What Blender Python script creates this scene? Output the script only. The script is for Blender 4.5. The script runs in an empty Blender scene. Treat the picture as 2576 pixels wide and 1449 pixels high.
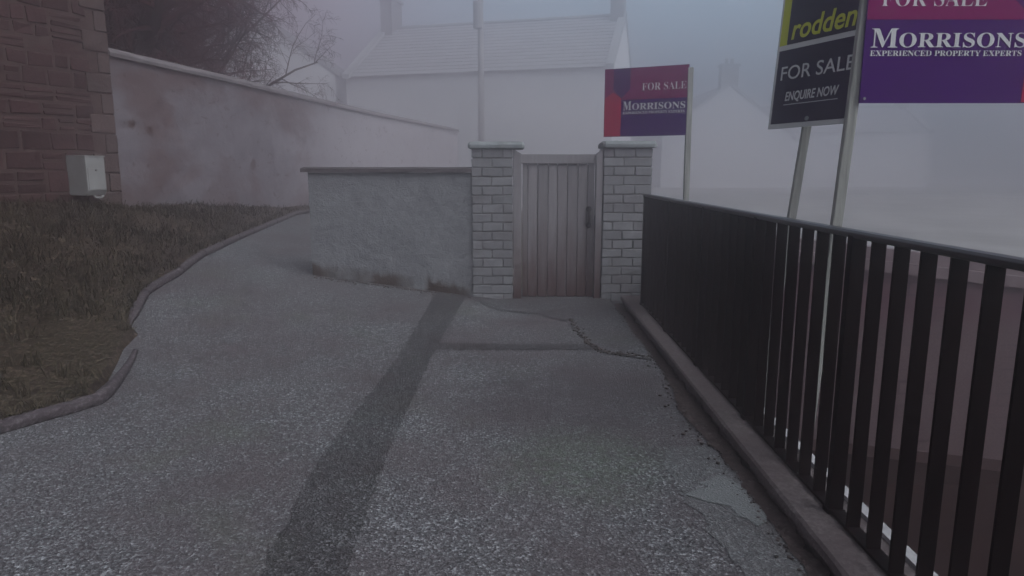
import bpy, math, random
import numpy as np
from mathutils import Vector, Matrix, noise as mnoise

R = math.radians
S = bpy.context.scene
COL = S.collection
rng = random.Random(7)

# ---------------------------------------------------------------- camera
F, CX, CY, TH, EYE = 1689.0, 1288.0, 724.5, R(9.78), 1.6
cam = bpy.data.cameras.new('camera')
cam.sensor_width = 36.0
cam.lens = 36.0 * F / 2576.0
cam.clip_start, cam.clip_end = 0.05, 900
co = bpy.data.objects.new('camera', cam)
co.location = (0, 0, EYE)
co.rotation_euler = (R(90) - TH, 0, 0)
COL.objects.link(co)
S.camera = co

# ---------------------------------------------------------------- sky, sun, exposure
SUN_EL, SUN_AZ = R(50), R(130)            # azimuth measured from +Y towards +X
W = bpy.data.worlds.new('World')
S.world = W
W.use_nodes = True
nt = W.node_tree
bg = nt.nodes['Background']
sky = nt.nodes.new('ShaderNodeTexSky')
sky.sky_type = 'NISHITA'
sky.sun_disc = False
sky.sun_elevation = SUN_EL
sky.sun_rotation = SUN_AZ
sky.dust_density = 6.0
sky.air_density = 1.2
hsv = nt.nodes.new('ShaderNodeHueSaturation')
hsv.inputs['Saturation'].default_value = 0.22
tc = nt.nodes.new('ShaderNodeTexCoord')
# overcast cloud deck: bluish white to the right, mauve to the left
L = nt.links.new
def sky_patch(direction, lo, hi):
    d = nt.nodes.new('ShaderNodeVectorMath'); d.operation = 'DOT_PRODUCT'
    d.inputs[1].default_value = Vector(direction).normalized()
    m_ = nt.nodes.new('ShaderNodeMapRange'); m_.interpolation_type = 'SMOOTHSTEP'
    m_.inputs['From Min'].default_value = lo; m_.inputs['From Max'].default_value = hi
    L(tc.outputs['Generated'], d.inputs[0]); L(d.outputs['Value'], m_.inputs['Value'])
    return m_.outputs['Result']
def sky_mix(fac, a, b):
    m_ = nt.nodes.new('ShaderNodeMix'); m_.data_type = 'RGBA'; L(fac, m_.inputs['Factor'])
    for k_, v_ in (('A', a), ('B', b)):
        if isinstance(v_, tuple): m_.inputs[k_].default_value = (*v_, 1)
        else: L(v_, m_.inputs[k_])
    return m_.outputs['Result']
tint = sky_mix(sky_patch((0.36, 0.92, 0.14), 0.62, 0.99), (0.80, 0.90, 0.96), (0.93, 1.34, 1.60))
tint = sky_mix(sky_patch((-0.80, 0.58, 0.20), 0.60, 0.99), tint, (1.18, 0.74, 0.88))
mul = nt.nodes.new('ShaderNodeMix'); mul.data_type = 'RGBA'; mul.blend_type = 'MULTIPLY'
mul.inputs['Factor'].default_value = 1.0
L(sky.outputs['Color'], hsv.inputs['Color']); L(hsv.outputs['Color'], mul.inputs['A']); L(tint, mul.inputs['B'])
L(mul.outputs['Result'], bg.inputs['Color'])
bg.inputs['Strength'].default_value = 0.14

sd = bpy.data.lights.new('sun', 'SUN')
sd.energy, sd.angle, sd.color = 1.2, R(40), (1.0, 0.97, 0.95)
so = bpy.data.objects.new('sun', sd)
d_to = Vector((math.sin(SUN_AZ)*math.cos(SUN_EL), math.cos(SUN_AZ)*math.cos(SUN_EL), math.sin(SUN_EL)))
so.rotation_euler = d_to.to_track_quat('Z', 'Y').to_euler()
so.location = (0, 0, 30)
COL.objects.link(so)

S.view_settings.view_transform = 'Standard'
S.view_settings.look = 'None'
S.view_settings.gamma = 1.0
S.view_settings.exposure = 0.0
S.cycles.volume_bounces = 2
S.cycles.max_bounces = 6
S.cycles.use_denoising = True

# ---------------------------------------------------------------- maths helpers
def ray(x, y):
    a = (x - CX) / F; b = -(y - CY) / F
    return (a, math.cos(TH) + b*math.sin(TH), -math.sin(TH) + b*math.cos(TH))
def at_y(x, y, Y):
    r = ray(x, y); t = Y / r[1]
    return Vector((r[0]*t, Y, EYE + r[2]*t))
def ss(a, b, v):
    t = min(1.0, max(0.0, (v - a) / (b - a))); return t*t*(3 - 2*t)
def interp(pts, v):
    if v <= pts[0][0]: return pts[0][1]
    for (a, p), (b, q) in zip(pts, pts[1:]):
        if v <= b: return p + (q - p)*(v - a)/(b - a)
    return pts[-1][1]
def nz(x, y, z=0.0, s=1.0): return mnoise.noise(Vector((x*s, y*s, z*s)))

def path_z(x, y):                              # the lane climbs to the left and away
    l = min(5.0, max(0.0, -x - 0.3))
    return 0.14*l*ss(5, 9, y) + 0.02*max(0, min(y, 30) - 9)*ss(0, 2, -x)
KERB = [(-6, -3.3), (2, -3.45), (3.0, -3.42), (3.97, -3.19), (4.17, -3.08), (4.47, -3.01), (5.01, -3.14), (5.79, -3.46), (6.18, -3.53), (6.36, -3.72),
        (7.18, -3.98), (7.86, -3.94), (10.44, -4.24), (14.33, -4.6), (18, -4.15), (24, -3.3), (40, -1.2)]
def kerb_x(y): return interp(KERB, y)
def bank_z(x, y):
    d = kerb_x(y) - x
    z = path_z(x, y)
    if d <= 0: return z - 0.06*min(1, -d/0.08)
    rise = 0.035 + 0.235*min(d, 2.6)*(0.7 + 0.3*ss(4, 8, y))
    rise += 0.05*nz(x, y, 3, 0.9)*min(1, d*1.4) + 0.018*nz(x, y, 8, 3.1)*min(1, d*2)
    rise += 0.10*math.exp(-((x + 4.1)**2 + (y - 5.2)**2)/0.5)
    return z + rise

# ---------------------------------------------------------------- mesh builder
class MB:
    def __init__(s): s.v, s.f, s.t = [], [], []
    def add(s, vs, fs, tone=0.5):
        o = len(s.v)
        s.v += [tuple(p) for p in vs]; s.t += [tone]*len(vs)
        s.f += [tuple(i + o for i in f) for f in fs]
    def box(s, c, size, rz=0.0, tone=0.5, jit=0.0, rnd=None, mat=None):
        hx, hy, hz = size[0]/2, size[1]/2, size[2]/2
        vs = []
        for z in (-hz, hz):
            for x, y in ((-hx, -hy), (hx, -hy), (hx, hy), (-hx, hy)):
                p = Vector((x, y, z))
                if jit: p += Vector((rnd.uniform(-jit, jit), rnd.uniform(-jit, jit), rnd.uniform(-jit, jit)))
                p = mat @ p if mat is not None else Matrix.Rotation(rz, 3, 'Z') @ p
                vs.append(p + Vector(c))
        s.add(vs, [(0, 3, 2, 1), (4, 5, 6, 7), (0, 1, 5, 4), (1, 2, 6, 5), (2, 3, 7, 6), (3, 0, 4, 7)], tone)
    def tube(s, pts, rad, n=8, tone=0.5, caps=True):
        pts = [Vector(p) for p in pts]; vs, fs = [], []
        up = Vector((0, 0, 1))
        for i, p in enumerate(pts):
            d = (pts[min(i+1, len(pts)-1)] - pts[max(i-1, 0)])
            d = d.normalized() if d.length > 1e-9 else up
            a = d.cross(Vector((1, 0, 0)) if abs(d.x) < 0.8 else Vector((0, 1, 0))).normalized(); b = d.cross(a)
            r = rad[i] if isinstance(rad, (list, tuple)) else rad
            for k in range(n):
                w = 2*math.pi*k/n
                vs.append(p + (a*math.cos(w) + b*math.sin(w))*r)
        for i in range(len(pts)-1):
            for k in range(n):
                fs.append((i*n+k, i*n+(k+1) % n, (i+1)*n+(k+1) % n, (i+1)*n+k))
        if caps:
            fs.append(tuple(range(n-1, -1, -1))); m = (len(pts)-1)*n; fs.append(tuple(range(m, m+n)))
        s.add(vs, fs, tone)
    def loft(s, rings, tone=0.5, closed=True, caps=True):
        n = len(rings[0]); vs = [p for r in rings for p in r]; fs = []
        for i in range(len(rings)-1):
            for k in range(n if closed else n-1):
                fs.append((i*n+k, i*n+(k+1) % n, (i+1)*n+(k+1) % n, (i+1)*n+k))
        if caps and closed:
            fs.append(tuple(range(n-1, -1, -1))); m = (len(rings)-1)*n; fs.append(tuple(range(m, m+n)))
        s.add(vs, fs, tone)
    def build(s, name, mat, parent=None, base=(0, 0, 0), smooth=False, bevel=0.0, seg=2):
        me = bpy.data.meshes.new(name)
        off = Vector(base)
        if parent is not None:
            r = parent
            while r.parent: r = r.parent
            off = r.location.copy()
        v = np.array(s.v, dtype=np.float32) - np.array(off, dtype=np.float32)
        me.from_pydata(v.tolist(), [], s.f)
        at = me.attributes.new('tone', 'FLOAT', 'POINT')
        at.data.foreach_set('value', np.array(s.t, dtype=np.float32))
        me.materials.append(mat)
        if smooth: me.polygons.foreach_set('use_smooth', [True]*len(me.polygons))
        me.update()
        o = bpy.data.objects.new(name, me)
        COL.objects.link(o)
        if parent is not None: o.parent = parent
        else: o.location = off
        if bevel:
            b = o.modifiers.new('bevel', 'BEVEL'); b.width = bevel; b.segments = seg; b.limit_method = 'ANGLE'; b.angle_limit = R(40)
        return o

def grid_mb(xs, ys, fz, tone=0.5):
    m = MB(); nx = len(xs); vs = [(x, y, fz(x, y)) for y in ys for x in xs]
    fs = [(j*nx+i, j*nx+i+1, (j+1)*nx+i+1, (j+1)*nx+i) for j in range(len(ys)-1) for i in range(nx-1)]
    m.add(vs, fs, tone); return m
def frange(a, b, st):
    n = max(1, int(round((b-a)/st))); return [a + (b-a)*i/n for i in range(n+1)]

def tag(o, label=None, cat=None, group=None, kind=None):
    if label: o['label'] = label
    if cat: o['category'] = cat
    if group: o['group'] = group
    if kind: o['kind'] = kind
    return o
def thing(name, label, cat, loc, group=None):
    o = bpy.data.objects.new(name, None); COL.objects.link(o)
    o.location = loc; o.empty_display_size = 0.2
    return tag(o, label, cat, group)
def put(src, parent, loc, rot=None, first=False):
    c = src if first else src.copy()
    if not first: COL.objects.link(c)
    c.parent = parent; c.location = loc
    if rot: c.rotation_euler = rot
    return c

# ---------------------------------------------------------------- materials
class N:
    def __init__(s, name, rough=0.85, spec=0.3):
        s.m = bpy.data.materials.new(name); s.m.use_nodes = True
        s.t = s.m.node_tree; s.p = s.t.nodes['Principled BSDF']
        s.p.inputs['Roughness'].default_value = rough
        s.p.inputs['Specular IOR Level'].default_value = spec
        s.co = s.t.nodes.new('ShaderNodeTexCoord').outputs['Object']
        s.geo = s.t.nodes.new('ShaderNodeNewGeometry').outputs['Position']
    def ln(s, a, b): s.t.links.new(a, b)
    def mapped(s, scale=(1, 1, 1), src=None):
        n = s.t.nodes.new('ShaderNodeMapping'); n.inputs['Scale'].default_value = scale
        s.ln(src or s.geo, n.inputs['Vector']); return n.outputs['Vector']
    def noise(s, scale, detail=4, rough=0.55, vec=None, dist=0.0):
        n = s.t.nodes.new('ShaderNodeTexNoise'); n.inputs['Scale'].default_value = scale
        n.inputs['Detail'].default_value = detail; n.inputs['Roughness'].default_value = rough
        n.inputs['Distortion'].default_value = dist
        s.ln(vec or s.geo, n.inputs['Vector']); return n.outputs['Fac']
    def voro(s, scale, feature='F1', out='Distance', vec=None):
        n = s.t.nodes.new('ShaderNodeTexVoronoi'); n.feature = feature; n.inputs['Scale'].default_value = scale
        s.ln(vec or s.geo, n.inputs['Vector']); return n.outputs[out]
    def ramp(s, fac, stops):
        n = s.t.nodes.new('ShaderNodeValToRGB'); e = n.color_ramp.elements
        while len(e) < len(stops): e.new(0.5)
        for k, (p, c) in enumerate(stops):
            e[k].position = p; e[k].color = (c, c, c, 1) if isinstance(c, (int, float)) else (*c, 1)
        s.ln(fac, n.inputs['Fac']); return n.outputs['Color']
    def mix(s, fac, a, b, mode='MIX'):
        n = s.t.nodes.new('ShaderNodeMix'); n.data_type = 'RGBA'; n.blend_type = mode; n.clamp_factor = True
        for k, v in (('Factor', fac), ('A', a), ('B', b)):
            if isinstance(v, (int, float)): n.inputs[k].default_value = v if k == 'Factor' else (v, v, v, 1)
            elif isinstance(v, tuple): n.inputs[k].default_value = (*v, 1)
            else: s.ln(v, n.inputs[k])
        return n.outputs['Result']
    def math(s, op, a, b=0.5, c=0.5):
        n = s.t.nodes.new('ShaderNodeMath'); n.operation = op
        for i, v in enumerate((a, b, c)):
            if isinstance(v, (int, float)): n.inputs[i].default_value = v
            else: s.ln(v, n.inputs[i])
        return n.outputs[0]
    def tone(s):
        n = s.t.nodes.new('ShaderNodeAttribute'); n.attribute_name = 'tone'; return n.outputs['Fac']
    def sep(s, src=None):
        n = s.t.nodes.new('ShaderNodeSeparateXYZ'); s.ln(src or s.geo, n.inputs[0]); return n.outputs
    def bump(s, h, strength=0.5, dist=0.01):
        n = s.t.nodes.new('ShaderNodeBump'); n.inputs['Strength'].default_value = strength; n.inputs['Distance'].default_value = dist
        s.ln(h, n.inputs['Height'])
        if s.p.inputs['Normal'].is_linked: s.ln(s.p.inputs['Normal'].links[0].from_socket, n.inputs['Normal'])
        s.ln(n.outputs['Normal'], s.p.inputs['Normal'])
    def col(s, c):
        if isinstance(c, tuple): s.p.inputs['Base Color'].default_value = (*c, 1)
        else: s.ln(c, s.p.inputs['Base Color'])
        return s.m

def m_asphalt(name, k=1.0, light=0.0, contrast=1.0):
    n = N(name, 0.9, 0.25)
    chips = n.voro(100, 'F1', 'Color')
    cs = n.sep(chips)[0]
    c = n.ramp(cs, [(0.0, tuple(v*k for v in (0.026, 0.026, 0.028))), (0.45, tuple(v*k for v in (0.100, 0.104, 0.110))),
                    (0.8, tuple(v*k for v in (0.17, 0.18, 0.188))), (1.0, tuple(v*k for v in (0.44, 0.46, 0.48)))])
    clump = n.noise(26, 5, 0.65)
    c = n.mix(n.ramp(clump, [(0.33, 0.75*contrast), (0.6, 0.0)]), c, tuple(v*k for v in (0.042, 0.038, 0.041)))
    big = n.noise(1.1, 6, 0.6)
    c = n.mix(n.ramp(big, [(0.36, 0.0), (0.66, 0.8)]), c, tuple(v*k for v in (0.075, 0.062, 0.066)))
    moss = n.noise(0.9, 4, 0.6, n.mapped((1, 1, 1)), 0.3)
    c = n.mix(n.ramp(moss, [(0.56, 0.0), (0.75, 0.5)]), c, tuple(v*k for v in (0.075, 0.092, 0.062)))
    def blot(cx_, cy_, r, soft):
        d = n.t.nodes.new('ShaderNodeVectorMath'); d.operation = 'DISTANCE'; d.inputs[1].default_value = (cx_, cy_, 0)
        n.ln(n.geo, d.inputs[0])
        q_ = n.math('ADD', d.outputs['Value'], n.math('MULTIPLY', n.noise(2.6, 6, 0.7), r*1.1))
        return n.ramp(n.math('DIVIDE', q_, 3*r), [(0.38, 0.8), (0.38 + soft, 0.0)])
    c = n.mix(n.math('MULTIPLY', blot(0.42, 4.6, 0.85, 0.2), n.ramp(n.noise(5, 7, 0.75, None, 0.6), [(0.35, 0.25), (0.6, 0.95)])), c, tuple(v*k for v in (0.058, 0.050, 0.055)))
    c = n.mix(n.math('MULTIPLY', blot(0.40, 3.55, 0.42, 0.28), n.ramp(n.noise(13, 6, 0.75), [(0.38, 0.05), (0.62, 0.75)])), c, tuple(v*k for v in (0.072, 0.098, 0.066)))
    if light: c = n.mix(light, c, (0.175, 0.19, 0.192))
    n.bump(n.voro(100), 0.75, 0.008)
    n.bump(n.noise(26, 5, 0.65), 0.55, 0.012)
    n.bump(n.noise(2.2, 4), 0.35, 0.05)
    return n.col(c)

def m_plain(name, c1, c2, scale=6, rough=0.8, spec=0.3, bump=0.0, bscale=40, bdist=0.005, tone=0.0, vec=None):
    n = N(name, rough, spec)
    v = n.mapped(vec) if vec else None
    c = n.ramp(n.noise(scale, 6, 0.6, v), [(0.3, c1), (0.7, c2)])
    if tone:
        t = n.ramp(n.tone(), [(0.0, 1 - tone), (1.0, 1 + tone)])
        c = n.mix(1.0, c, t, 'MULTIPLY')
    if bump: n.bump(n.noise(bscale, 6, 0.65, v), bump, bdist)
    return n.col(c)

MA = {}
MA['asphalt'] = m_asphalt('old_asphalt')
MA['trench'] = m_asphalt('trench_asphalt', 0.52, 0.0, 0.5)
MA['darkpatch'] = m_asphalt('gritty_patch', 0.80, 0.0, 0.9)
MA['ground'] = m_plain('earth', (0.05, 0.045, 0.035), (0.09, 0.08, 0.06), 1.5, 0.95, 0.1, 0.5, 12, 0.03)
MA['field'] = m_plain('pale_road', (0.16, 0.16, 0.16), (0.26, 0.26, 0.26), 0.8, 0.9, 0.2, 0.3, 30)
def soil():
    n = N('soil', 0.95, 0.1)
    c = n.ramp(n.noise(19, 6, 0.75), [(0.36, (0.008, 0.005, 0.004)), (0.5, (0.040, 0.028, 0.021)), (0.62, (0.17, 0.13, 0.095))])
    c = n.mix(n.ramp(n.noise(2.5, 4), [(0.4, 0), (0.65, 0.6)]), c, (0.026, 0.018, 0.013))
    n.bump(n.noise(30, 6, 0.7), 0.9, 0.03)
    return n.col(c)
MA['soil'] = soil()
def grassm():
    n = N('grass_blade', 0.7, 0.2)
    c = n.ramp(n.tone(), [(0.0, (0.011, 0.010, 0.005)), (0.45, (0.028, 0.025, 0.013)), (0.75, (0.046, 0.036, 0.022)), (1.0, (0.100, 0.080, 0.052))])
    return n.col(c)
MA['grass'] = grassm()
def plaster():
    n = N('stained_plaster', 0.92, 0.15)
    z = n.sep()[2]
    c = n.ramp(n.noise(3.0, 7, 0.62), [(0.3, (0.130, 0.118, 0.132)), (0.7, (0.195, 0.180, 0.198))])
    far_haze = n.math('MULTIPLY', n.math('SUBTRACT', n.math('ADD', n.sep()[1], n.math('MULTIPLY', n.noise(0.8, 6, 0.7), 5.0)), 16.3), 0.18)
    far_haze = n.math('MINIMUM', n.math('MAXIMUM', far_haze, 0.0), 1.0); near_ = n.math('SUBTRACT', 1.0, n.math('MULTIPLY', far_haze, 0.85))
    c = n.mix(far_haze, c, (0.37, 0.355, 0.38))  # plaster lightened and stains thinned with distance, imitating haze in the colour
    st = n.noise(0.9, 7, 0.68, n.mapped((1.2, 0.55, 1.0)), 0.4)
    c = n.mix(n.math('MULTIPLY', near_, n.ramp(st, [(0.47, 0.0), (0.60, 0.85)])), c, (0.11, 0.075, 0.075))
    dn = n.noise(7, 5, 0.75, n.mapped((1.0, 0.5, 0.8)), 1.2)
    c = n.mix(n.ramp(dn, [(0.60, 0.0), (0.64, 0.85)]), c, (0.055, 0.030, 0.028))
    for pos, rr_ in (((-5.66, 10.25, 2.30), 0.15), ((-5.60, 10.62, 2.22), 0.14), ((-5.66, 10.2, 1.72), 0.06), ((-5.60, 10.5, 1.70), 0.06), ((-5.05, 13.4, 1.75), 0.25), ((-5.67, 10.2, 3.0), 0.06)):
        d = n.t.nodes.new('ShaderNodeVectorMath'); d.operation = 'DISTANCE'; d.inputs[1].default_value = pos
        n.ln(n.geo, d.inputs[0])
        q_ = n.math('ADD', n.math('DIVIDE', d.outputs['Value'], rr_), n.math('MULTIPLY', n.noise(0.9/rr_, 5, 0.7), 1.6))
        c = n.mix(n.ramp(n.math('MULTIPLY', q_, 0.5), [(0.60, 0.9), (0.72, 0.0)]), c, (0.060, 0.034, 0.030))
    c = n.mix(n.ramp(n.math('ADD', z, n.math('MULTIPLY', n.noise(2.2, 4), 0.9)), [(0.0, 0.8), (1.0, 0.0)]), c, (0.09, 0.062, 0.06))
    n.bump(n.noise(18, 7, 0.65), 0.35, 0.01); n.bump(n.noise(2.2, 4, 0.5), 0.4, 0.06)
    return n.col(c)
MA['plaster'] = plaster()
MA['coping'] = m_plain('coping_render', (0.13, 0.115, 0.12), (0.22, 0.20, 0.21), 5, 0.9, 0.2, 0.4, 20, 0.01)
def roughcast():
    n = N('roughcast', 0.93, 0.15)
    P = n.mapped((1, 1, 1.25))
    c = n.ramp(n.noise(4.0, 8, 0.7, P, 0.6), [(0.28, (0.125, 0.128, 0.138)), (0.72, (0.235, 0.245, 0.256))])
    z = n.sep()[2]; x = n.sep()[0]
    hgt = n.math('SUBTRACT', z, n.math('MULTIPLY', n.math('MAXIMUM', n.math('SUBTRACT', n.math('MULTIPLY', x, -1.0), 0.3), 0.0), 0.13))
    stain = n.math('ADD', n.math('MULTIPLY', hgt, -2.6), n.noise(9, 5, 0.7, n.mapped((1, 1, 0.3))))
    gate = n.ramp(n.noise(2.3, 3, 0.5, n.mapped((1, 1, 0.05))), [(0.42, 0.0), (0.58, 1.0)])
    c = n.mix(n.math('MULTIPLY', n.ramp(stain, [(0.02, 0.0), (0.22, 0.95)]), gate), c, (0.052, 0.034, 0.024))
    n.bump(n.noise(38, 6, 0.75, P, 0.4), 0.7, 0.018); n.bump(n.noise(7, 4, 0.6, P, 0.7), 0.5, 0.03)
    return n.col(c)
MA['roughcast'] = roughcast()
MA['darkcap'] = m_plain('dark_cap', (0.045, 0.038, 0.040), (0.085, 0.072, 0.074), 8, 0.85, 0.25, 0.3, 30)
def block(name, a, b, dirt, toneamt=0.15):
    n = N(name, 0.9, 0.2)
    c = n.ramp(n.noise(9, 7, 0.65), [(0.28, a), (0.72, b)])
    c = n.mix(1.0, c, n.ramp(n.tone(), [(0.0, 1-toneamt), (1.0, 1+toneamt)]), 'MULTIPLY')
    c = n.mix(n.ramp(n.noise(2.6, 6, 0.7, None, 0.6), [(0.52, 0.0), (0.68, 0.7)]), c, dirt)
    n.bump(n.noise(24, 7, 0.7), 0.7, 0.014)
    return n.col(c)
MA['block'] = block('walling_block', (0.150, 0.150, 0.160), (0.235, 0.24, 0.25), (0.115, 0.105, 0.11))
MA['cap'] = block('weathered_cap', (0.15, 0.17, 0.172), (0.27, 0.295, 0.30), (0.09, 0.095, 0.095), 0.1)
MA['mortar'] = m_plain('mortar', (0.125, 0.115, 0.122), (0.185, 0.172, 0.178), 14, 0.95, 0.1, 0.5, 60)
MA['rubble'] = block('rubble_stone', (0.034, 0.015, 0.016), (0.066, 0.034, 0.034), (0.021, 0.010, 0.010), 0.3)
MA['quoin'] = block('quoin_stone', (0.060, 0.041, 0.039), (0.10, 0.072, 0.068), (0.04, 0.027, 0.026), 0.2)
MA['lime'] = m_plain('lime_mortar', (0.056, 0.037, 0.035), (0.088, 0.062, 0.057), 9, 0.95, 0.1, 0.6, 45, 0.01)
def wood(name, a, b, dirt, zd=None, grain=(14, 14, 0.9)):
    n = N(name, 0.85, 0.2)
    v = n.mapped(grain, n.co)
    c = n.ramp(n.noise(3.2, 7, 0.65, v, 0.5), [(0.30, a), (0.70, b)])
    c = n.mix(1.0, c, n.ramp(n.tone(), [(0.0, 0.82), (1.0, 1.18)]), 'MULTIPLY')
    if zd:
        z = n.sep(n.co)[2]
        st = n.math('ADD', n.math('MULTIPLY', z, zd), n.noise(5, 6, 0.75, n.mapped((3.0, 3.0, 0.35), n.co)))
        c = n.mix(n.ramp(st, [(0.50, 0.95), (0.92, 0.0)]), c, dirt)
    n.bump(n.noise(3.2, 7, 0.65, v, 0.5), 0.45, 0.006)
    return n.col(c)
MA['gate'] = wood('painted_boards', (0.165, 0.155, 0.165), (0.255, 0.245, 0.255), (0.070, 0.038, 0.034), 0.42)
MA['post'] = wood('weathered_timber', (0.15, 0.155, 0.145), (0.34, 0.35, 0.33), (0.1, 0.1, 0.1))
MA['iron'] = m_plain('black_iron', (0.003, 0.0015, 0.0017), (0.006, 0.003, 0.0034), 10, 0.6, 0.06, 0.15, 60, 0.002)
MA['handle'] = m_plain('dark_iron', (0.004, 0.003, 0.003), (0.009, 0.006, 0.006), 30, 0.55, 0.3)
def kerbc():
    n = N('concrete_kerb', 0.92, 0.15)
    c = n.ramp(n.noise(45, 7, 0.75), [(0.30, (0.040, 0.032, 0.033)), (0.5, (0.098, 0.084, 0.085)), (0.70, (0.19, 0.17, 0.172))])
    c = n.mix(n.ramp(n.noise(3.0, 6, 0.65), [(0.40, 0.0), (0.65, 0.7)]), c, (0.062, 0.048, 0.050))
    n.bump(n.noise(45, 7, 0.75), 0.6, 0.006); n.bump(n.noise(9, 4), 0.4, 0.012)
    return n.col(c)
MA['kerbr'] = kerbc()
def kerbl():
    n = N('mossy_kerb', 0.92, 0.2)
    c = n.ramp(n.noise(30, 7, 0.75), [(0.30, (0.012, 0.009, 0.011)), (0.5, (0.055, 0.045, 0.050)), (0.66, (0.20, 0.18, 0.19))])
    n.bump(n.noise(30, 7, 0.75), 0.6, 0.01)
    return n.col(c)
MA['kerbl'] = kerbl()
MA['whitepaint'] = m_plain('white_edging_paint', (0.26, 0.26, 0.27), (0.40, 0.40, 0.41), 9, 0.7, 0.3, 0.2, 50)
MA['concrete'] = m_plain('pale_concrete', (0.13, 0.14, 0.138), (0.19, 0.205, 0.20), 5, 0.92, 0.2, 0.3, 90, 0.003)
MA['stone'] = m_plain('grit_stone', (0.035, 0.028, 0.027), (0.10, 0.086, 0.082), 30, 0.95, 0.2, 0.5, 80, 0.004, 0.5)
def harl():
    n = N('retaining_render', 0.93, 0.12)
    z = n.sep()[2]
    c = n.ramp(n.noise(2.2, 7, 0.68), [(0.3, (0.066, 0.035, 0.043)), (0.7, (0.108, 0.064, 0.074))])
    lo = n.ramp(n.noise(40, 4, 0.7), [(0.35, (0.062, 0.042, 0.045)), (0.65, (0.135, 0.10, 0.105))])
    c = n.mix(n.ramp(n.math('ADD', z, n.math('MULTIPLY', n.noise(3, 3), 0.25)), [(0.0, 1.0), (0.25, 0.0)]), c, lo)
    br = n.t.nodes.new('ShaderNodeTexBrick'); br.inputs['Scale'].default_value = 1.0
    br.inputs['Brick Width'].default_value = 0.32; br.inputs['Row Height'].default_value = 0.14
    br.inputs['Mortar Size'].default_value = 0.012
    cm = n.t.nodes.new('ShaderNodeCombineXYZ'); q = n.sep(); n.ln(q[0], cm.inputs[0]); n.ln(q[2], cm.inputs[1])
    n.ln(cm.outputs[0], br.inputs['Vector'])
    open_ = n.ramp(n.noise(1.1, 5, 0.6), [(0.47, 0.0), (0.6, 1.0)])
    c = n.mix(n.math('MULTIPLY', n.math('MULTIPLY', br.outputs['Fac'], open_), 0.8), c, (0.03, 0.022, 0.03))
    n.bump(n.math('MULTIPLY', br.outputs['Fac'], open_), -0.5, 0.02); n.bump(n.noise(25, 6, 0.7), 0.4, 0.012)
    return n.col(c)
MA['harl'] = harl()
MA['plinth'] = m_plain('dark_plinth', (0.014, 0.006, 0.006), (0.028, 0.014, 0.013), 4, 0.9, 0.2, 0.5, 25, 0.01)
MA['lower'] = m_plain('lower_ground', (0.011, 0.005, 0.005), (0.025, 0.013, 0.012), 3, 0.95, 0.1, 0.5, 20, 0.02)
MA['box'] = m_plain('white_grp', (0.22, 0.22, 0.215), (0.33, 0.345, 0.34), 3, 0.5, 0.4, 0.05, 60, 0.001)
MA['seam'] = m_plain('seam', (0.09, 0.09, 0.09), (0.13, 0.13, 0.13))
MA['bark'] = m_plain('dark_bark', (0.040, 0.008, 0.010), (0.080, 0.022, 0.025), 9, 0.95, 0.1, 0.9, 18, 0.05, 0, (4, 4, 0.7))
MA['twig'] = m_plain('twig', (0.045, 0.010, 0.013), (0.075, 0.022, 0.026), 3, 0.95, 0.1)
MA['slate'] = m_plain('roof_slate', (0.25, 0.255, 0.27), (0.31, 0.315, 0.335), 3, 0.85, 0.2, 0.3, 12, 0.02, 0.15)  # slates lightened so the colour itself sinks far roofs into haze
MA['farwall'] = m_plain('harled_house_wall', (0.60, 0.615, 0.64), (0.65, 0.665, 0.69), 1.5, 0.95, 0.1, 0.3, 10, 0.02)  # pale base colour stands in for haze over the far house walls
MA['skew'] = m_plain('skew_stone', (0.30, 0.31, 0.325), (0.36, 0.37, 0.385), 2, 0.9, 0.1, 0.3, 10, 0.02)
MA['chim'] = m_plain('chimney_stone', (0.17, 0.165, 0.17), (0.24, 0.235, 0.24), 2, 0.95, 0.1, 0.4, 8, 0.03)
MA['pot'] = m_plain('clay_pot', (0.13, 0.09, 0.07), (0.2, 0.14, 0.11), 5)
MA['telpole'] = m_plain('haze_paled_pole', (0.24, 0.235, 0.24), (0.30, 0.295, 0.30), 4, 0.9, 0.1, 0.5, 12, 0.01, 0, (5, 5, 0.5))  # lightened colour imitates haze on the distant pole
def paint(name, c, rough=0.55):
    n = N(name, rough, 0.05)
    k = n.ramp(n.noise(2.5, 5, 0.6), [(0.3, tuple(v*0.9 for v in c)), (0.7, tuple(v*1.1 for v in c))])
    n.bump(n.noise(3, 3), 0.03, 0.02)
    return n.col(k)
MA['magenta'] = paint('board_magenta', (0.155, 0.002, 0.075))
MA['purple'] = paint('board_purple', (0.038, 0.001, 0.098))
MA['deep'] = paint('board_deep_purple', (0.050, 0.002, 0.085))
MA['red'] = paint('board_red', (0.32, 0.002, 0.045))
MA['white'] = paint('board_white', (0.50, 0.52, 0.52))
MA['black'] = paint('board_black', (0.007, 0.002, 0.026))
MA['yellow'] = paint('board_yellow', (0.42, 0.46, 0.008))

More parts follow.
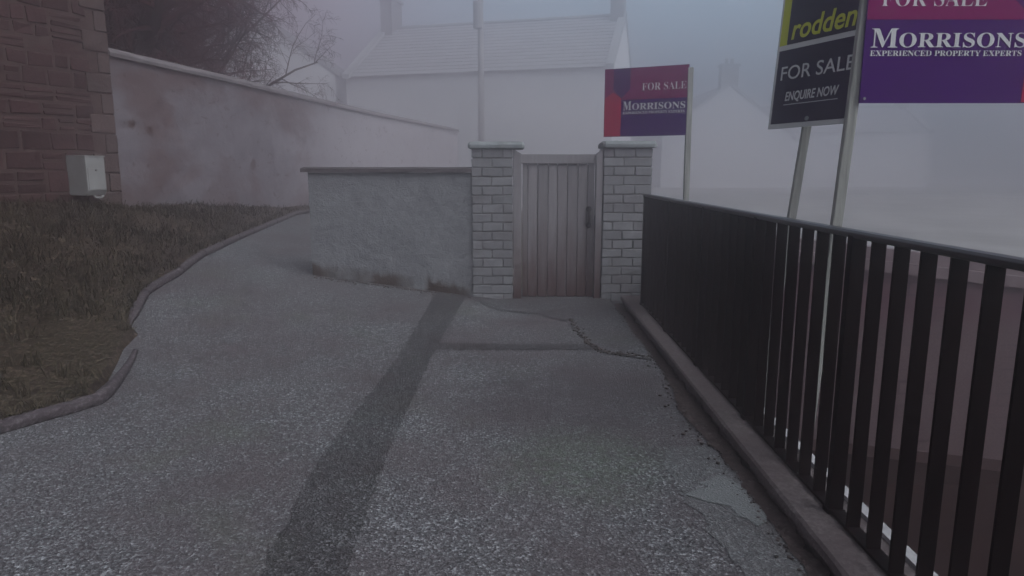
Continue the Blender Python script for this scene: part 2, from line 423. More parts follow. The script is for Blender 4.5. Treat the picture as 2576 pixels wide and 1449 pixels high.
# ---------------------------------------------------------------- lettering
def glyphs(text, mat, name, parent, O, U, V, Nn, x0, x1, z0, z1, bold=0.0, shear=0.0, ext=0.0006, lift=0.0015):
    """flat lettering fitted into the box x0..x1, z0..z1 of the board whose corner is O, right U, up V, out Nn"""
    cu = bpy.data.curves.new(name, 'FONT'); cu.body = text; cu.offset = bold; cu.shear = shear
    cu.resolution_u = 4
    to = bpy.data.objects.new('tmp', cu); COL.objects.link(to)
    bpy.context.view_layer.update()
    dg = bpy.context.evaluated_depsgraph_get()
    me = bpy.data.meshes.new_from_object(to.evaluated_get(dg))
    bpy.data.objects.remove(to)
    vs = [v.co.copy() for v in me.vertices]
    a = min(v.x for v in vs); b = max(v.x for v in vs); c = min(v.y for v in vs); d = max(v.y for v in vs)
    m = MB()
    pts = [O + U*(x0 + (v.x-a)/(b-a)*(x1-x0)) + V*(z0 + (v.y-c)/(d-c)*(z1-z0)) + Nn*(lift) for v in vs]
    m.add(pts, [tuple(p.vertices) for p in me.polygons])
    o = m.build(name, mat, parent)
    so_ = o.modifiers.new('thick', 'SOLIDIFY'); so_.thickness = ext; so_.offset = 1
    return o
def serif(t): return ''.join(chr(0x1D400 + ord(ch) - 65) if 'A' <= ch <= 'Z' else ch for ch in t)
def plate(m, O, U, V, Nn, poly, t0, t1):
    n = len(poly)
    a = [O + U*x + V*z + Nn*t0 for x, z in poly]; b = [O + U*x + V*z + Nn*t1 for x, z in poly]
    m.add(a + b, [tuple(range(n-1, -1, -1)), tuple(range(n, 2*n))] + [(i, (i+1) % n, n+(i+1) % n, n+i) for i in range(n)])

# ================================================================ LARGE STRUCTURE
# ground, lane, bank
tag(grid_mb([-60, -20, -9, -4, 1.40], [-18, -5, 9.5, 20, 40, 88], lambda x, y: -0.12).build('ground', MA['ground']), kind='structure')
tag(grid_mb(frange(-9.0, 1.24, 0.12), frange(-4, 9.2, 0.12), path_z).build('lane', MA['asphalt'], smooth=True), kind='structure')
tag(grid_mb(frange(-9.0, -2.4, 0.3), frange(9.2, 40, 0.4), path_z).build('lane', MA['asphalt'], smooth=True), kind='structure')

def bank_mesh():
    m = MB(); vs = []; ys = frange(-4, 22, 0.09); nx = 56
    for y in ys:
        x1 = kerb_x(y) + 0.10
        for i in range(nx + 1):
            u = (1 - i/nx)**1.6
            x = x1 - 6.5*u
            vs.append((x, y, bank_z(x, y)))
    fs = [(j*(nx+1)+i, j*(nx+1)+i+1, (j+1)*(nx+1)+i+1, (j+1)*(nx+1)+i) for j in range(len(ys)-1) for i in range(nx)]
    m.add(vs, fs); return m
tag(bank_mesh().build('grass_bank', MA['soil'], smooth=True), kind='structure')

# sunken way beyond the railing and the level above its retaining wall
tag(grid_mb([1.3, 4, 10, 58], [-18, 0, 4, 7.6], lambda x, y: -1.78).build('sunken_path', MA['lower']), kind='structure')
def upper_z(x, y): return 0.62 + 0.25*math.exp(-((x-16)**2)/60 - ((y-24)**2)/50) - 0.05*ss(2, 8, x)
tag(grid_mb(frange(1.9, 58, 1.5), [7.42] + frange(9, 88, 1.5), upper_z).build('upper_road', MA['field'], smooth=True), kind='structure')

# trench reinstatements and other patches of surface, thin sheets on the lane
def sheet(name, outline, mat, lift, step=0.05, wob=0.012, sd=0):
    """outline: left and right edge per y row -> ragged thin sheet"""
    m = MB(); vs = []; n = 6
    y0, y1 = outline[0][0], outline[-1][0]; ys = frange(y0, y1, step)
    for y in ys:
        a = interp([(o[0], o[1]) for o in outline], y) + wob*nz(sd, y, 1, 7) + wob*0.8*nz(sd, y, 2, 24)
        b = interp([(o[0], o[2]) for o in outline], y) + wob*nz(sd+9, y, 1, 7) + wob*0.7*nz(sd+9, y, 2, 24)
        for i in range(n + 1):
            x = a + (b - a)*i/n
            vs.append((x, y, path_z(x, y) + lift))
    fs = [(j*(n+1)+i, j*(n+1)+i+1, (j+1)*(n+1)+i+1, (j+1)*(n+1)+i) for j in range(len(ys)-1) for i in range(n)]
    m.add(vs, fs)
    return tag(m.build(name, mat, smooth=True), kind='structure')
sheet('lane_patch', [(0.5, -1.03, -0.66), (2.47, -1.02, -0.67), (3.56, -1.09, -0.72), (5.67, -1.0, -0.71), (8.45, -0.95, -0.58)], MA['trench'], 0.005, 0.025, 0.02)
sheet('lane_patch', [(5.94, -0.70, 0.82), (6.16, -0.69, 0.74)], MA['trench'], 0.004, 0.03, 0.01, 5)
sheet('lane_patch', [(5.62, 1.16, 1.22), (5.82, 0.84, 1.22), (6.05, 0.76, 1.22), (6.6, 0.68, 1.22), (7.1, 0.6, 1.22), (7.5, 0.3, 1.22), (7.75, -0.2, 1.22), (8.45, -0.5, 1.22)], MA['darkpatch'], 0.008, 0.04, 0.05, 11)
sheet('lane_patch', [(2.1, 0.98, 1.215), (2.5, 0.93, 1.215), (2.9, 0.89, 1.215), (3.2, 0.86, 1.215), (3.5, 0.84, 1.20), (3.75, 0.93, 1.15)], m_asphalt('smooth_patch', 0.85, 0.25, 0.4), 0.004, 0.03, 0.03, 21)
sheet('lane_patch', [(2.84, 1.13, 1.15), (2.92, 1.07, 1.19), (3.0, 1.05, 1.20), (3.06, 1.0, 1.20), (3.09, 0.92, 1.195), (3.13, 0.885, 1.19), (3.19, 0.91, 1.185), (3.22, 0.99, 1.18), (3.30, 1.02, 1.165), (3.36, 1.07, 1.12)], m_asphalt('worn_screed', 0.9, 0.8, 0.3), 0.008, 0.02, 0.07, 31)

sheet('lane_patch', [(y_, 1.205 + 0.0135*y_ - 0.05 - 0.05*max(0, nz(2, y_, 0, 1.7)) - 0.07*math.exp(-((y_ - 4.3)/0.5)**2), 1.24 + 0.0135*y_) for y_ in frange(1.0, 8.1, 0.1)], m_plain('kerb_grit', (0.020, 0.014, 0.014), (0.085, 0.066, 0.064), 22, 0.95, 0.1, 0.9, 50, 0.012), 0.011, 0.03, 0.03, 41)
# kerbs: concrete kerb that carries the railing, edging stones by the grass
def rail_x(y): return 1.41 + 0.0135*y
def kerb_right():
    m = MB(); rings = []
    for y in frange(-3, 8.15, 0.05):
        x0 = rail_x(y) - 0.185; e = 0.012*nz(3, y, 0, 5) + 0.010*nz(4, y, 0, 16)
        u = 0.05*max(0, nz(7, y, 0, 3.0) + 0.2) + 0.03*max(0, nz(8, y, 0, 11))
        x1 = rail_x(y) + 0.10
        rings.append([Vector(p) for p in ((x0 + 0.02 + u + e, y, -0.06), (x0 + 0.015 + u + e, y, 0.035), (x0 + e*0.4, y, 0.055), (x0 + 0.004 + e*0.4, y, 0.088),
                                          (x0 + 0.018, y, 0.099 + 0.002*nz(1, y, 0, 9)), (x1, y, 0.10), (x1, y, -1.9), (x0 + 0.1, y, -1.9))])
    m.loft(rings); return m
tag(kerb_right().build('kerb', MA['kerbr'], smooth=False), kind='structure')
def edge_strip():
    m = MB()
    m.loft([[Vector((rail_x(y)+a, y, z)) for a, z in ((0.102, 0.06), (0.15, 0.06), (0.15, 0.118), (0.102, 0.118))] for y in frange(-3, 7.6, 0.4)])
    return m
tag(edge_strip().build('kerb', MA['whitepaint']), kind='structure')

def kerb_run(y0, y1, r=0.055, taper=(0, 0), st=0.06, n=10, pts=None):
    m = MB(); rings = []
    P = pts or [(kerb_x(y), y) for y in frange(y0, y1, st)]
    for i, (x, y) in enumerate(P):
        a = P[max(0, i-1)]; b = P[min(len(P)-1, i+1)]
        d = Vector((b[0]-a[0], b[1]-a[1], 0)).normalized(); s = Vector((d.y, -d.x, 0))
        k = 1.0
        if taper[0] and i < 5: k = min(k, 0.45 + 0.11*i)
        if taper[1] and len(P)-1-i < 5: k = min(k, 0.45 + 0.11*(len(P)-1-i))
        c = Vector((x, y, path_z(x, y) + 0.035*k))
        rr = r*k*(1 + 0.06*nz(x, y, 0, 6))
        rings.append([c + s*(math.cos(w)*rr*(1 + 0.10*nz(x*3 + w, y*3, w, 4.1))) + Vector((0, 0, min(math.sin(w)*rr*1.2, rr*0.95)*(1 + 0.09*nz(x, y, w, 13)))) for w in [2*math.pi*q/n for q in range(n)]])
    m.loft(rings); return m
for a, b, tp in ((-4.0, 2.95, (0, 0)), (3.0, 3.9, (0, 0))):
    tag(kerb_run(a, b, 0.046, tp).build('kerb', MA['kerbl'], smooth=True), kind='structure')
near = [(-3.28, 3.80), (-3.21, 3.94), (-3.10, 4.14), (-2.98, 4.33), (-2.90, 4.5), (-2.93, 4.66), (-2.99, 4.85), (-3.06, 5.05), (-3.13, 5.25), (-3.22, 5.5), (-3.31, 5.72)]
tag(kerb_run(0, 0, 0.045, (0, 1), pts=near).build('kerb', MA['kerbl'], smooth=True), kind='structure')
y_ = 6.34
while y_ < 22:
    e_ = y_ + 0.78 + 0.06*nz(y_, 1, 0, 5)
    tag(kerb_run(y_, e_ - 0.012, 0.046 + 0.002*nz(y_, 4, 0, 9), (y_ < 6.4, 0), 0.06).build('kerb', MA['kerbl'], smooth=True), kind='structure')
    y_ = e_

# ---------------------------------------------------------------- stone house on the left
P0 = Vector((-5.72, 9.9, 0)); D1 = Vector((-0.434, -0.901, 0)); N1 = Vector((0.901, -0.434, 0))
rzh = math.atan2(D1.y, D1.x)
house = thing('stone_house', 'dark rubble stone house with paler corner stones at the left edge of the lane', 'house', (P0.x, P0.y, 0.6))
def rub_wall():
    r = random.Random(3); m = MB(); Lw = 5.0
    z = 0.5
    while z < 6.4:
        hgt = r.uniform(0.15, 0.30); s = 0.0
        qi = int((z - 0.5)/0.30)
        s = 0.20 + r.uniform(0, 0.12)
        while s < Lw:
            w = r.uniform(0.18, 0.52)
            if r.random() < 0.28:                       # split into two thinner stones
                hs = ((z, hgt*0.48), (z + hgt*0.5, hgt*0.48))
            else: hs = ((z, hgt),)
            for zz, hh in hs:
                c = P0 + D1*(s + w/2) - N1*(0.046 - r.uniform(0, 0.012)) + Vector((0, 0, zz + hh/2))
                m.box(c, (w - 0.035, 0.12, hh - 0.035), rzh, r.random(), 0.013, r)
            s += w
        z += hgt
    return m
rub_wall().build('stones', MA['rubble'], house, bevel=0.018)
mm = MB(); c = P0 + D1*2.5 - N1*2.992 + Vector((0, 0, 3.3)); mm.box(c, (5.0, 6.0, 6.2), rzh)
mm.build('wall', MA['lime'], house)
q = MB(); r = random.Random(5); z = 0.5; k = 0
while z < 6.3:
    hq = 0.27 + r.uniform(-0.01, 0.02); lw = 0.36 if k % 2 == 0 else 0.17
    c = P0 + D1*(lw/2 - 0.015) - N1*(0.14) + Vector((0, 0, z + hq/2))
    q.box(c, (lw, 0.34, hq - 0.02), rzh, r.random(), 0.004, r); z += hq; k += 1
q.build('quoins', MA['quoin'], house, bevel=0.01)
rf = MB()
Rg = lambda s, n, zz: P0 + D1*s - N1*n + Vector((0, 0, zz))
rf.add([Rg(-0.3, -0.3, 6.3), Rg(5.3, -0.3, 6.3), Rg(5.3, 3, 8.6), Rg(-0.3, 3, 8.6), Rg(-0.3, 6.3, 6.3), Rg(5.3, 6.3, 6.3)],
       [(0, 1, 2, 3), (3, 2, 5, 4), (0, 3, 4), (1, 5, 2), (0, 4, 5, 1)])
rf.build('roof', MA['slate'], house)

# meter box on the stone wall
mbx = thing('meter_box', 'white plastic meter box fixed to the stone house wall above the grass', 'meter box', tuple(P0 + D1*0.60 + N1*0.2 + Vector((0, 0, 1.29))))
b = MB(); prof = [(0.0, 1.29), (0.37, 1.29), (0.415, 1.36), (0.415, 1.815), (0.0, 1.83)]
b.loft([[P0 + D1*s + N1*nn + Vector((0, 0, zz)) for nn, zz in prof] for s in (0.47, 0.73)])
b.build('body', MA['box'], mbx, bevel=0.006)
dr = MB(); prof = [(0.4165, 1.37), (0.423, 1.37), (0.423, 1.655), (0.4165, 1.655)]
dr.loft([[P0 + D1*s + N1*nn + Vector((0, 0, zz)) for nn, zz in prof] for s in (0.48, 0.712)])
door = dr.build('door', MA['box'], mbx, bevel=0.002)
kh = MB(); kh.tube([P0 + D1*0.60 + N1*0.421 + Vector((0, 0, 1.627)), P0 + D1*0.60 + N1*0.43 + Vector((0, 0, 1.627))], 0.013, 10)
kh.build('lock', MA['handle'], door)
hood = MB(); hood.loft([[P0 + D1*s + N1*nn + Vector((0, 0, zz)) for nn, zz in ((0, 1.832), (0.427, 1.818), (0.427, 1.806), (0.419, 1.806), (0.419, 1.8165), (0, 1.8305))] for s in (0.462, 0.738)])
hood.build('lid', MA['box'], mbx)
pp = MB(); pp.tube([P0 + D1*a_ + N1*0.36 + Vector((0, 0, z_)) for a_, z_ in ((0.62, 1.289), (0.60, 1.262), (0.53, 1.258), (0.49, 1.289))], 0.016, 8)
pp.build('pipe', MA['box'], mbx, smooth=True)

# ---------------------------------------------------------------- tall plastered boundary wall
WL = [Vector((-5.72, 9.9, 0)), Vector((-5.52, 11.0, 0)), Vector((-5.18, 12.8, 0)), Vector((-4.86, 14.9, 0)), Vector((-4.45, 17.5, 0)), Vector((-3.87, 20.7, 0)), Vector((-3.1, 24.0, 0)), Vector((-2.2, 28.0, 0))]
def along(P, n):
    out = []
    for a, b_ in zip(P, P[1:]):
        for i in range(n): out.append(a.lerp(b_, i/n))
    return out + [P[-1]]
bw = thing('boundary_wall', 'tall curving white plaster wall with brown stains running from the stone house', 'wall', tuple(WL[0] + Vector((0, 0, 0.7))))
def wall_sec(pf, mbname, mat, bev=0.0, sm=False):
    m = MB(); Q = along(WL, 6); rings = []
    for i, p in enumerate(Q):
        d = (Q[min(i+1, len(Q)-1)] - Q[max(i-1, 0)]).normalized(); s = Vector((d.y, -d.x, 0))
        w = 0.012*nz(p.x, p.y, 0, 1.1)
        rings.append([p + s*(a + w) + Vector((0, 0, zz)) for a, zz in pf])
    m.loft(rings); return m.build(mbname, mat, bw, smooth=sm)
zt = 3.22
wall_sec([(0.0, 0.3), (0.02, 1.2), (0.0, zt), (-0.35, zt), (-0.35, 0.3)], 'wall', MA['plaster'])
wall_sec([(0.05, zt + 0.001), (0.055, zt + 0.05), (0.02, zt + 0.10), (-0.17, zt + 0.16), (-0.38, zt + 0.10), (-0.40, zt + 0.001)], 'coping', MA['coping'], sm=False)

# ---------------------------------------------------------------- low roughcast wall, pillars, gate
GY = 8.5
gw = thing('garden_wall', 'low grey roughcast wall with thin dark cap left of the gate', 'wall', (-1.5, GY, 0.1))
def rough_wall():
    m = MB(); xs = frange(-2.55, -0.50, 0.06); zs = frange(-0.15, 1.60, 0.06)
    nx = len(xs); vs = []
    for zz in zs:
        for x in xs: vs.append((x, GY + 0.012*nz(x, zz, 4, 3.0) + 0.007*nz(x, zz, 9, 11), zz))
    fs = [(j*nx+i, j*nx+i+1, (j+1)*nx+i+1, (j+1)*nx+i) for j in range(len(zs)-1) for i in range(nx-1)]
    m.add(vs, fs); m.box((-1.525, GY + 0.13, 0.72), (2.05, 0.2, 1.74)); return m
rough_wall().build('wall', MA['roughcast'], gw, smooth=False)
c = MB()
c.loft([[Vector((x, GY + a, zz + 0.003*nz(x, 2, 0, 3))) for a, zz in ((-0.045, 1.601), (-0.045, 1.645), (0.10, 1.665), (0.27, 1.645), (0.27, 1.601))] for x in frange(-2.63, -0.505, 0.1)])
c.build('coping', MA['darkcap'], gw)

def pillar(x0, x1, cx0, cx1, ztop, seed, label, off):
    r = random.Random(seed)
    p = thing('gate_pillar', label, 'pillar', ((x0+x1)/2, GY, -0.1), 'block pillars either side of the gate')
    m = MB(); core = MB(); dpt = 0.5; yc = GY + dpt/2 - 0.04
    core.box(((x0+x1)/2, yc, (ztop-0.12)/2), (x1-x0-0.03, dpt-0.03, ztop+0.12)); core.build('core', MA['mortar'], p)
    ch = 0.1135; z = ztop - ch; k = 0
    while z > -0.25:
        gap = 0.009; cuts = [x0]
        if (k + off) % 2 == 0: cuts += [x0 + 0.13, x0 + 0.39]
        else: cuts += [x0 + 0.25]
        cuts = [v for v in cuts if v < x1 - 0.06] + [x1]
        for a, b_ in zip(cuts, cuts[1:]):
            m.box(((a+b_)/2, yc - r.uniform(0, 0.008), z + ch/2), (b_-a-gap, dpt, ch-gap), 0, r.random(), 0.004, r)
        z -= ch; k += 1
    m.build('blocks', MA['block'], p, bevel=0.009)
    cp = MB(); n = 22; rings = []
    for i in range(n + 1):
        x = cx0 + (cx1-cx0)*i/n
        e = 0.0 if 0 < i < n else 0.02
        w = lambda s_, f_: 0.006*nz(x, s_, seed, f_)
        rings.append([Vector((x, yc - dpt/2 - 0.045 + e + w(1, 9), ztop + 0.004 + e*0.3)), Vector((x, yc - dpt/2 - 0.05 + e + w(2, 9), ztop + 0.05 + w(3, 7))),
                      Vector((x, yc - dpt/2 - 0.02 + e, ztop + 0.085 - e + w(4, 8))), Vector((x, yc, ztop + 0.098 - e + w(5, 8))),
                      Vector((x, yc + dpt/2 + 0.02 - e, ztop + 0.08 - e)), Vector((x, yc + dpt/2 + 0.045 - e, ztop + 0.004 + e*0.3))])
    cp.loft(rings); cp.build('cap', MA['cap'], p, bevel=0.008)
pillar(-0.505, 0.012, -0.545, 0.155, 1.885, 3, 'pale block pillar with stone cap between the roughcast wall and the gate', 0)
pillar(1.135, 1.745, 1.125, 1.785, 1.895, 4, 'pale block pillar with stone cap between the gate and the black railing', 0)

g = thing('wooden_gate', 'weathered pale boarded wooden gate with black pull handle between two pillars', 'gate', (0.58, GY + 0.08, 0.0))
bd = MB(); xs = [0.13, 0.20, 0.325, 0.455, 0.575, 0.70, 0.83, 0.955, 1.045]
r = random.Random(9)
for a, b_ in zip(xs, xs[1:]):
    bd.box(((a+b_)/2, GY + 0.09 + r.uniform(0, 0.006), 0.86), (b_-a-0.008, 0.03, 1.70), 0, r.random(), 0.002, r)
bd.box((0.59, GY + 0.115, 0.86), (0.90, 0.012, 1.66), 0, 0.0)
bd.build('boards', MA['gate'], g, bevel=0.007)
tr = MB(); tr.box((0.585, GY + 0.058, 1.765), (0.945, 0.032, 0.115)); tr.build('top_rail', MA['gate'], g, bevel=0.005)
for a, b_, hi in ((0.014, 0.118, 0), (1.05, 1.133, 1)):
    m = MB(); ya, yb = GY - 0.02, GY + 0.12
    za, zb = (1.885, 1.825) if hi == 0 else (1.825, 1.885)
    m.add([(a, ya, -0.12), (b_, ya, -0.12), (b_, yb, -0.12), (a, yb, -0.12), (a, ya, za), (b_, ya, zb), (b_, yb, zb), (a, yb, za)],
          [(0, 3, 2, 1), (4, 5, 6, 7), (0, 1, 5, 4), (1, 2, 6, 5), (2, 3, 7, 6), (3, 0, 4, 7)])
    m.build('gate_post', MA['gate'], g, bevel=0.006)
hd = MB(); hx, hy = 0.975, GY + 0.052
hd.tube([(hx, hy + 0.02, 1.13), (hx, hy - 0.02, 1.125), (hx, hy - 0.035, 1.09), (hx, hy - 0.035, 0.985), (hx, hy - 0.02, 0.95), (hx, hy + 0.02, 0.945)], [0.020, 0.020, 0.015, 0.015, 0.020, 0.020], 8)
for zz in (1.14, 0.935):
    hd.tube([(hx, hy + 0.026, zz), (hx, hy + 0.012, zz), (hx, hy + 0.006, zz)], [0.036, 0.035, 0.022], 14)
hd.build('handle', MA['handle'], g, smooth=True)

# ---------------------------------------------------------------- retaining wall beyond the railing
rw = thing('retaining_wall', 'mauve rendered retaining wall with patches of bare brick seen through the railing', 'wall', (3.0, 7.2, -1.78))
def topz(x): return 0.86 - 0.115*(x - 3.4)
m = MB()
m.loft([[Vector((x, 7.2, -1.85)), Vector((x, 7.2, topz(x) - 0.25)), Vector((x, 7.42, topz(x) - 0.25)), Vector((x, 7.42, -1.85))] for x in frange(1.75, 12, 0.5)])
m.build('wall', MA['harl'], rw)
m = MB()
m.loft([[Vector((x, 7.14, topz(x) - 0.249)), Vector((x, 7.14, topz(x) - 0.13)), Vector((x, 7.19, topz(x) - 0.125)), Vector((x, 7.19, topz(x))), Vector((x, 7.46, topz(x))), Vector((x, 7.46, topz(x) - 0.249))] for x in frange(1.75, 12, 0.5)])
m.build('coping', m_plain('wall_coping', (0.10, 0.068, 0.075), (0.16, 0.125, 0.132), 4, 0.92, 0.15, 0.4, 30), rw)
m = MB()
m.loft([[Vector((x, 6.9, -1.85)), Vector((x, 6.9, -1.40 - 0.115*(x-3.4) + 0.015*nz(x, 1, 0, 5))), Vector((x, 7.21, -1.38 - 0.115*(x-3.4))), Vector((x, 7.21, -1.85))] for x in frange(1.75, 8, 0.1)])
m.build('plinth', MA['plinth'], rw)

# ---------------------------------------------------------------- black railing
rl = thing('railing', 'long black metal railing with flat upright bars on the concrete kerb', 'railing', (rail_x(3), 3, 0.10))
def rail_sweep(pf, y0, y1):
    m = MB(); m.loft([[Vector((rail_x(y) + a, y, zz)) for a, zz in pf] for y in (y0, (y0+y1)/2, y1)]); return m
ZT = 1.36
rail_sweep([(-0.030, ZT - 0.030), (-0.034, ZT - 0.022), (-0.033, ZT - 0.008), (-0.022, ZT), (0.022, ZT), (0.033, ZT - 0.008), (0.034, ZT - 0.022), (0.030, ZT - 0.030)], -1.5, 7.66).build('top_rail', m_plain('rail_gloss', (0.004, 0.0025, 0.003), (0.008, 0.005, 0.006), 10, 0.35, 0.5), rl, bevel=0.003)
rail_sweep([(-0.03, 0.105), (-0.03, 0.118), (0.03, 0.118), (0.03, 0.105)], -1.5, 7.6).build('bottom_rail', MA['iron'], rl)
base = rl.location
pm = MB(); pm.box((0, 0, 0.605), (0.062, 0.04, 1.27)); pm.box((0, 0, -0.005), (0.075, 0.055, 0.05))
bm_ = MB(); bm_.box((0, 0, 0.625), (0.056, 0.011, 1.22))
post_y = [7.58, 6.27, 5.11, 3.955, 2.80, 1.645, 0.49, -0.665]
post0 = pm.build('post', MA['iron']); bar0 = bm_.build('bar', MA['iron'])
fp = fb = True
for i, py in enumerate(post_y):
    put(post0, rl, Vector((rail_x(py) - 0.004, py, 0.10)) - base, None, fp); fp = False
    if i + 1 < len(post_y):
        ny = post_y[i+1]; nb = 8 if i == 0 else 7
        for k in range(1, nb):
            y = py + (ny - py)*k/nb
            put(bar0, rl, Vector((rail_x(y), y, 0.10)) - base, None, fb); fb = False
for k in range(1, 5):
    y = post_y[-1] - 0.165*k
    put(bar0, rl, Vector((rail_x(y), y, 0.10)) - base)

# ---------------------------------------------------------------- for sale boards
def timber(x, y, lean, ztop, w, t, parent, zb=-1.8):
    m = MB()
    ax = Vector((math.sin(lean), 0, math.cos(lean)))
    pz = lambda zz: Vector((x, y, 0)) + ax*((zz)/ax.z)
    rings = []
    for zz in frange(zb, ztop, 0.25):
        c = pz(zz); j = 0.002*nz(zz, x, 0, 3)
        rings.append([c + Vector((a*w/2 + j, b_*t/2, 0)) for a, b_ in ((-1, -1), (1, -1), (1, 1), (-1, 1))])
    m.loft(rings)
    return m.build('post', MA['post'], parent, bevel=0.006)

def flag_board(root, O, U, V, Wd, Hh, mirror):
    """O bottom left corner of the face, U right, V up"""
    Nn = U.cross(V)
    mx = (lambda a, b: (a, b)) if mirror else (lambda a, b: (1 - b, 1 - a))
    def px(a, b):                                    # fractions measured from the plain end
        a, b = mx(a, b); return a*Wd, b*Wd
    m = MB(); plate(m, O, U, V, Nn, [(0, 0), (Wd, 0), (Wd, Hh), (0, Hh)], -0.010, 0.0)
    board = m.build('board', MA['purple'], root)
    a, b = 0, Wd
    m = MB(); plate(m, O, U, V, Nn, [(0.002, 0.54*Hh), (Wd-0.002, 0.54*Hh), (Wd-0.002, Hh-0.002), (0.002, Hh-0.002)], 0.0004, 0.0012); m.build('magenta_band', MA['magenta'], board)
    a, b = px(0.11, 0.315) if mirror else px(0.685, 0.89)
    if not mirror: a, b = 0.685*Wd, 0.89*Wd
    m = MB(); plate(m, O, U, V, Nn, [(a, Hh-0.003), (a, 0.69*Hh), ((a+b)/2, 0.565*Hh), (b, 0.69*Hh), (b, Hh-0.003)], 0.0016, 0.0024); m.build('house_emblem', MA['deep'], board)
    a, b = (0.003, 0.21*Wd) if mirror else (0.79*Wd, Wd-0.003)
    m = MB(); plate(m, O, U, V, Nn, [(a, 0.003), (b, 0.003), (b, 0.565*Hh), ((a+b)/2, 0.655*Hh), (a, 0.565*Hh)], 0.0028, 0.0036); m.build('house_emblem', MA['red'], board)
    if mirror: tx = [(0.46, 0.975), (0.235, 0.335), (0.345, 0.972), (0.235, 0.965)]
    else: tx = [(0.065, 0.57), (0.03, 0.160), (0.166, 0.782), (0.03, 0.765)]
    T = lambda s, k, z0, z1, bo, nm: glyphs(s, MA['white'], nm, board, O, U, V, Nn, tx[k][0]*Wd, tx[k][1]*Wd, z0*Hh, z1*Hh, bo)
    zz = (0.665, 0.77, 0.388, 0.515, 0.485, 0.328, 0.366) if mirror else (0.623, 0.728, 0.361, 0.483, 0.456, 0.306, 0.342)
    T(serif('FOR SALE'), 0, zz[0], zz[1], -0.012, 'lettering')
    T(serif('M'), 1, zz[2], zz[3], 0.0, 'lettering'); T(serif('ORRISONS'), 2, zz[2], zz[4], 0.0, 'lettering')
    T(serif('EXPERIENCED PROPERTY EXPERTS'), 3, zz[5], zz[6], 0.0, 'lettering')
    return board

# nearest post: the board reaches to the right out of the picture
YB = 3.32
s1 = thing('sale_sign', 'large purple and magenta sale board on the nearest timber post, cut by the photo corner', 'sale sign', (1.61, YB, -1.78), 'for sale boards behind the railing')
pb = at_y(2105, 550, YB); pt = at_y(2166, 100, YB)
leanB = math.atan2(pt.x - pb.x, pt.z - pb.z)
x0 = pb.x - math.tan(leanB)*pb.z
timber(x0, YB, leanB, 3.35, 0.050, 0.034, s1)
cbl = at_y(2162, 259, YB - 0.035)
flag_board(s1, cbl, Vector((1, 0, 0)), Vector((0.0, 0, 1)), 0.965, 0.695, False)
# bracket bolts
for zz in (cbl.z + 0.02, cbl.z + 0.6):
    m = MB(); m.tube([(cbl.x + 0.02, YB - 0.036, zz), (cbl.x + 0.02, YB - 0.041, zz)], 0.007, 8)
    m.build('bolt', MA['cap'], s1)

# second: upright board with yellow stripe
YA = 4.05
s2 = thing('sale_sign', 'upright black sale board with yellow stripe and white frame on the leaning middle post', 'sale sign', (1.7, YA, -1.78), 'for sale boards behind the railing')
pb = at_y(1992, 540, YA); pt = at_y(2029, 318, YA)
leanA = math.atan2(pt.x - pb.x, pt.z - pb.z)
x0 = pb.x - math.tan(leanA)*pb.z
timber(x0, YA, leanA, 2.9, 0.050, 0.03, s2)
yaw = R(-23.3)
far = Vector((math.sin(yaw), math.cos(yaw), 0))
Ua = -far
Va = Vector((math.sin(leanA)*0.9, 0, 1)).normalized()
Na = Ua.cross(Va).normalized(); Va = Na.cross(Ua).normalized()
Wa, Ha = 0.60, 1.12
bc = at_y(2027, 318, YA - 0.045)
Oa = bc - Ua*(Wa/2)
m = MB(); plate(m, Oa, Ua, Va, Na, [(0, 0), (Wa, 0), (Wa, Ha), (0, Ha)], -0.012, 0.0); bA = m.build('board', MA['white'], s2, bevel=0.003)
m = MB(); plate(m, Oa, Ua, Va, Na, [(0.022, 0.028), (Wa-0.006, 0.028), (Wa-0.006, 0.462), (0.022, 0.462)], 0.0005, 0.002); m.build('lower_panel', MA['black'], bA)
m = MB(); plate(m, Oa, Ua, Va, Na, [(0.075, 0.492), (Wa-0.006, 0.492), (Wa-0.006, Ha-0.02), (0.075, Ha-0.02)], 0.0005, 0.002); m.build('upper_panel', MA['black'], bA)
m = MB(); plate(m, Oa, Ua, Va, Na, [(0.018, 0.492), (0.073, 0.492), (0.073, Ha-0.02), (0.018, Ha-0.02)], 0.0005, 0.002); m.build('stripe', MA['yellow'], bA)
def TA(s, mt, x0_, x1_, z0, z1, bo=0.0, sh=0.0): glyphs(s, MA[mt], 'lettering', bA, Oa, Ua, Va, Na, x0_, x1_, z0, z1, bo, sh, 0.0006, 0.0028)
TA('rodden', 'yellow', 0.105, 0.555, 0.515, 0.635, 0.016, 0.15)
TA('FOR SALE', 'white', 0.06, 0.58, 0.285, 0.365, 0.002, 0.0)
TA('ENQUIRE NOW', 'white', 0.115, 0.50, 0.150, 0.213, 0.018, 0.12)
m = MB(); plate(m, Oa, Ua, Va, Na, [(0.108, 0.136), (0.50, 0.136), (0.50, 0.140), (0.108, 0.140)], 0.0026, 0.0034); m.build('underline', MA['white'], bA)
m = MB(); pbolt = Oa + Ua*0.305 + Va*0.045
m.tube([pbolt + Na*0.001, pbolt + Na*0.010], 0.013, 10); m.build('bolt', MA['cap'], s2)

